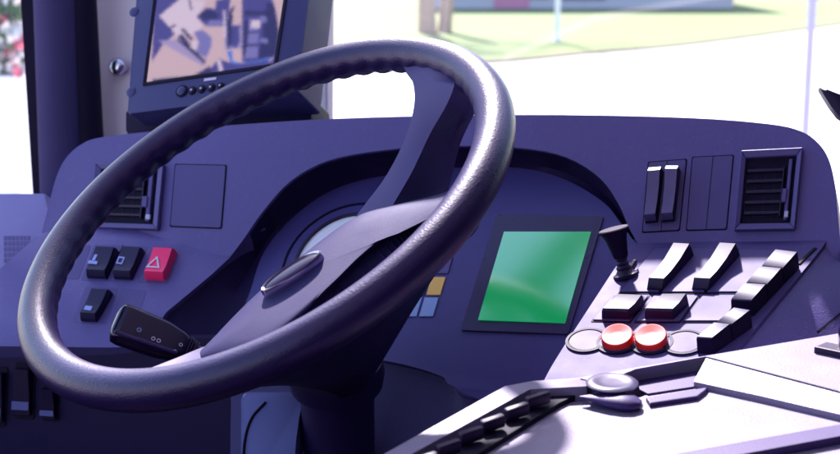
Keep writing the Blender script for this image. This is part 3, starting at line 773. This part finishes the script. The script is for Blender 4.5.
# panes
GP = Plane(600, 60, 2.15, (-.2, .25, 1))
tag(obj('windscreen', plate([(316, -640), (1300, -640), (1300, 220), (316, 220)], GP, 0, .005, 0), M['glass']), 'clear windscreen pane above the dashboard', 'windscreen')
tag(obj('side_window', plate([(-160, -200), (26, -200), (37, 200), (-160, 200)], Plane(10, 100, 1.83, (0, .05, 1)), 0, .004, 0), M['glass']), 'clear side window pane left of the pillar', 'window')
# mirror bracket at the right edge
mp = Plane(830, 100, 1.25, (-.2, .1, 1))
mpoly = [(819.5, 87), (826, 91), (836, 95), (850, 98), (900, 104), (900, 140), (860, 128), (846, 121), (838, 115), (831, 106), (824, 95)]
mb_ = tag(obj('mirror_bracket', plate(mpoly, mp, 0, .018, .003, 3), M['black'], None, 40), 'dark curved bracket tip at the right edge above the dashboard', 'bracket')

# unseen roof, bar, walls and floor, added to shade and light the cab
def wbox(xa, xb, ya, yb, za, zb, bev=0):
    bm = bmesh.new(); prism([Vector((xa, ya, za)), Vector((xb, ya, za)), Vector((xb, ya, zb)), Vector((xa, ya, zb))], [Vector((xa, yb, za)), Vector((xb, yb, za)), Vector((xb, yb, zb)), Vector((xa, yb, zb))], bm=bm)
    if bev: bmesh.ops.bevel(bm, geom=list(bm.edges), offset=bev, segments=2, affect='EDGES')
    return bm
def slab(poly, z0, z1):
    return prism([Vector((x, y, z0)) for x, y in poly], [Vector((x, y, z1)) for x, y in poly])
rf = tag(obj('roof_blocker', slab([(-.30, 1.262), (-.27, 1.31), (0, 1.40), (1.5, 1.45), (1.5, -1.6), (-.9, -1.6), (-.9, .6), (-.30, .6)], 2.95, 3.0), M['roof'], None, 40), 'added unseen roof slab that shades the cab and shapes the display reflection', 'roof')  # unseen; edge and skylight notch shaped for light and display reflection
obj('reflection_bar', slab([(-.9, 1.165), (-.54, 1.227), (-.43, 1.255), (-.346, 1.285), (0, 1.405), (1.5, 1.455), (1.5, 1.38), (0, 1.33), (-.30, 1.252), (-.342, 1.227), (-.442, 1.168), (-.54, 1.11), (-.9, .90)], 2.935, 2.97), M['deep'], rf)  # unseen bar added to make the dark band in the display reflection
tag(obj('door_side_blocker', wbox(1.5, 1.55, -1.6, 1.95, 1.0, 2.95), M['blocker']), 'added unseen dark wall on the door side, blocks light', 'wall')  # unseen solid wall added to darken the cab from the right
tag(obj('rear_blocker', wbox(-.9, 1.5, -1.65, -1.6, 1.0, 2.95), M['blocker']), 'added unseen dark wall behind the viewpoint, blocks light', 'wall')  # unseen wall added to keep out light from behind
struct('floor_blocker', wbox(-.9, 1.5, -1.6, 1.95, 1.0, 1.05), M['blocker'])  # unseen, added to block light bounced off the ground
tag(obj('front_blocker', wbox(-.9, 1.5, 1.95, 2.0, 1.0, 1.75), M['blocker']), 'added unseen dark wall hidden below the dashboard, blocks light', 'wall')  # unseen wall added to close off stray light below the dashboard
tag(obj('side_blocker', wbox(-.92, -.88, -1.6, 1.95, 1.0, 1.75), M['blocker']), 'added unseen dark wall below the side window, blocks light', 'wall')  # unseen low wall added to limit light from the left

ap_ = [mp.hit(890, 120, -.009), mp.hit(930, 128, -.009), mp.hit(952, 160, -.009), at(950, 230, 1.24), at(930, 300, 1.20)]
obj('arm', tube(spline([tuple(p) for p in ap_], 6), .009, 14), M['black'], mb_, 60)

# ------------------------------------------------------------------ OUTSIDE
def sheet(pts, z, m, name):
    bm = bmesh.new(); bm.faces.new([bm.verts.new(Vector((p.x, p.y, z))) for p in pts]); return struct(name, bm, m)
B = 900
sheet([Vector((-B, -B, 0)), Vector((B, -B, 0)), Vector((B, B, 0)), Vector((-B, B, 0))], 0, M['earth'], 'ground')
edge = [(-260, 92), (120, 84), (330, 73), (500, 63.5), (590, 55), (700, 45), (840, 26), (1000, 4)]
E_ = [ground(*p) for p in edge]
sheet([Vector((-60, -12, 0)), Vector((60, -12, 0)), Vector((70, E_[-1].y, 0))] + E_[::-1] + [Vector((-60, E_[0].y, 0))], .006, M['road'], 'road')
far = [ground(x, 2) for x in (1000, 600, 200, -260)]
sheet(E_ + far, .010, M['grass'], 'lawn')
# kerb between lawn and road
bm = bmesh.new()
rr = []
for p in spline([tuple(e) for e in E_], 5):
    rr.append([Vector((p.x, p.y, 0)), Vector((p.x, p.y, .05)), Vector((p.x, p.y + .25, .06)), Vector((p.x, p.y + .25, 0))])
struct('kerb', loft(rr), M['earth'])
def pole(px, py, d, w, m, label, h=7):
    b = ground(px, py) if d is None else Vector((at(px, 100, d).x, at(px, 100, d).y, 0))
    t = thing('pole', label, 'pole', b)
    obj('shaft', tube([b, b + Vector((0, 0, h * .5)), b + Vector((0, 0, h))], [w / 2, w / 2 * .95, w / 2 * .8], 16), m, t, 60)
    obj('base_plate', lathe(b, Vector((0, 0, 1)), [(w * .9, 0), (w * .9, .03), (w * .7, .05), (w * .5, .07)], 16), m, t, 60)
    obj('cap', lathe(b + Vector((0, 0, h)), Vector((0, 0, 1)), [(w * .42, -.02), (w * .45, .02), (w * .2, .06)], 16), m, t, 60)
pole(557, 42, None, .12, M['polew'], 'thin white pole standing on the lawn near the trees')
pole(807, 0, 12.5, .075, M['poleg'], 'pale lavender pole standing on the near side of the road, right', 5)
# tree with two stems
tb = ground(434, 33)
tree = thing('tree', 'pinkish brown tree with two close stems on the lawn', 'tree', tb)
for dx, w, lean in ((-.17, .20, -.02), (.27, .15, .05)):
    pts_ = [tb + Vector((dx + lean * k * 1.6, (.1 if dx > 0 else 0), k * .9)) for k in range(6)]
    obj('trunk', tube(pts_, [w * 1.25, w, w * .92, w * .85, w * .75, w * .6], 14), M['bark'], tree, 60)
bm = bmesh.new()
for k in range(60):
    c = tb + Vector((random.gauss(0, 1.5), random.gauss(0, 1.5), 5.6 + random.gauss(0, .75)))
    for j in range(40):
        p = c + Vector((random.gauss(0, .35), random.gauss(0, .35), random.gauss(0, .28)))
        a = Vector((random.uniform(-1, 1), random.uniform(-1, 1), random.uniform(-.6, .6))).normalized(); b2 = a.orthogonal().normalized()
        s = random.uniform(.06, .13)
        bm.faces.new([bm.verts.new(p + a * s), bm.verts.new(p + b2 * s * .5), bm.verts.new(p - a * s), bm.verts.new(p - b2 * s * .5)])
obj('crown', bm, M['leaf'], tree, recalc=False)
# long low building beyond the lawn
g0 = ground(455, 9); g1 = ground(640, 7)
bld = thing('building', 'low pale building with a pink door and dark shutters beyond the lawn', 'building', (g0 + g1) / 2)
y0 = g0.y; x0 = g0.x - 1; x1 = g1.x + 3
obj('wall', wbox(x0, x1, y0, y0 + 7, 0, 3.2), M['wall'], bld)
obj('roof', wbox(x0 - .4, x1 + .4, y0 - .4, y0 + 7.4, 3.2, 3.5), M['darkopen'], bld)
def gx(px): return ground(px, 8).x * y0 / ground(px, 8).y
obj('door', wbox(gx(494), gx(529), y0 - .05, y0 + .05, .02, 2.3), M['pinkwall'], bld)
obj('shutter', wbox(gx(530), gx(548), y0 - .06, y0 + .05, .35, 2.3), M['darkopen'], bld)
obj('shutter', wbox(gx(562), gx(605), y0 - .06, y0 + .05, .30, 2.3), M['darkopen'], bld)
# flowering bush in a white planter outside the side window
fb = at(4, 120, 7.0); fb = Vector((fb.x, fb.y, 0))
pt = thing('flower_planter', 'white planter box with red and white blossoms outside the side window', 'planter', fb)
ztop = at(4, 72, 7.0).z
obj('box', wbox(fb.x - .6, fb.x + .12, fb.y - .2, fb.y + .2, 0, ztop), M['planter'], pt)
for nm, mm, cnt in (('foliage', 'leaf', 260), ('blossom', 'petalr', 240), ('blossom', 'petalw', 240)):
    bm = bmesh.new()
    for k in range(cnt):
        p = Vector((fb.x - .24 + random.uniform(-.38, .36), fb.y + random.uniform(-.2, .15), ztop + random.uniform(-.02, .42)))
        for j in range(5):
            a = Vector((random.uniform(-1, 1), random.uniform(-1, 1), random.uniform(-1, 1))).normalized(); b2 = a.orthogonal().normalized(); s = random.uniform(.02, .045)
            c = p + Vector((random.gauss(0, .015), random.gauss(0, .015), random.gauss(0, .015)))
            bm.faces.new([bm.verts.new(c + a * s), bm.verts.new(c + b2 * s * .7), bm.verts.new(c - a * s), bm.verts.new(c - b2 * s * .7)])
    obj(nm, bm, M[mm], pt, recalc=False)

# ------------------------------------------------------------------ LIGHT
SUN_EL, SUN_AZ = RAD(46), RAD(-9)          # azimuth from +Y towards +X
sdv = Vector((math.sin(SUN_AZ) * math.cos(SUN_EL), math.cos(SUN_AZ) * math.cos(SUN_EL), math.sin(SUN_EL)))
sun = bpy.data.lights.new('sun', 'SUN'); sun.energy = 4.2; sun.angle = RAD(3); sun.color = (1, .955, .92)
so_ = bpy.data.objects.new('sun', sun); COL.objects.link(so_); so_.rotation_euler = sdv.to_track_quat('Z', 'Y').to_euler(); so_.location = (0, 0, 30)
w = bpy.data.worlds.new('World'); scene.world = w; w.use_nodes = True
nt = w.node_tree; bg_ = nt.nodes['Background']; sky = nt.nodes.new('ShaderNodeTexSky'); sky.sky_type = 'NISHITA'; sky.sun_disc = False
sky.sun_elevation = SUN_EL; sky.sun_rotation = SUN_AZ
nt.links.new(sky.outputs[0], bg_.inputs[0]); bg_.inputs[1].default_value = .12

# ------------------------------------------------------------------ CAMERA
cd_ = bpy.data.cameras.new('camera'); cam = bpy.data.objects.new('camera', cd_); COL.objects.link(cam)
cam.location = CAM; cam.rotation_euler = (math.pi / 2 - PITCH, 0, 0)
cd_.sensor_width = 36; cd_.lens = 36 * F_PX / 840; cd_.clip_end = 3000; cd_.clip_start = .05
cd_.dof.use_dof = True; cd_.dof.focus_distance = 1.16; cd_.dof.aperture_fstop = cd_.lens / 1000 / .0056
scene.camera = cam
vs = scene.view_settings; vs.view_transform = 'Standard'; vs.look = 'None'; vs.gamma = 1; vs.exposure = 2.05
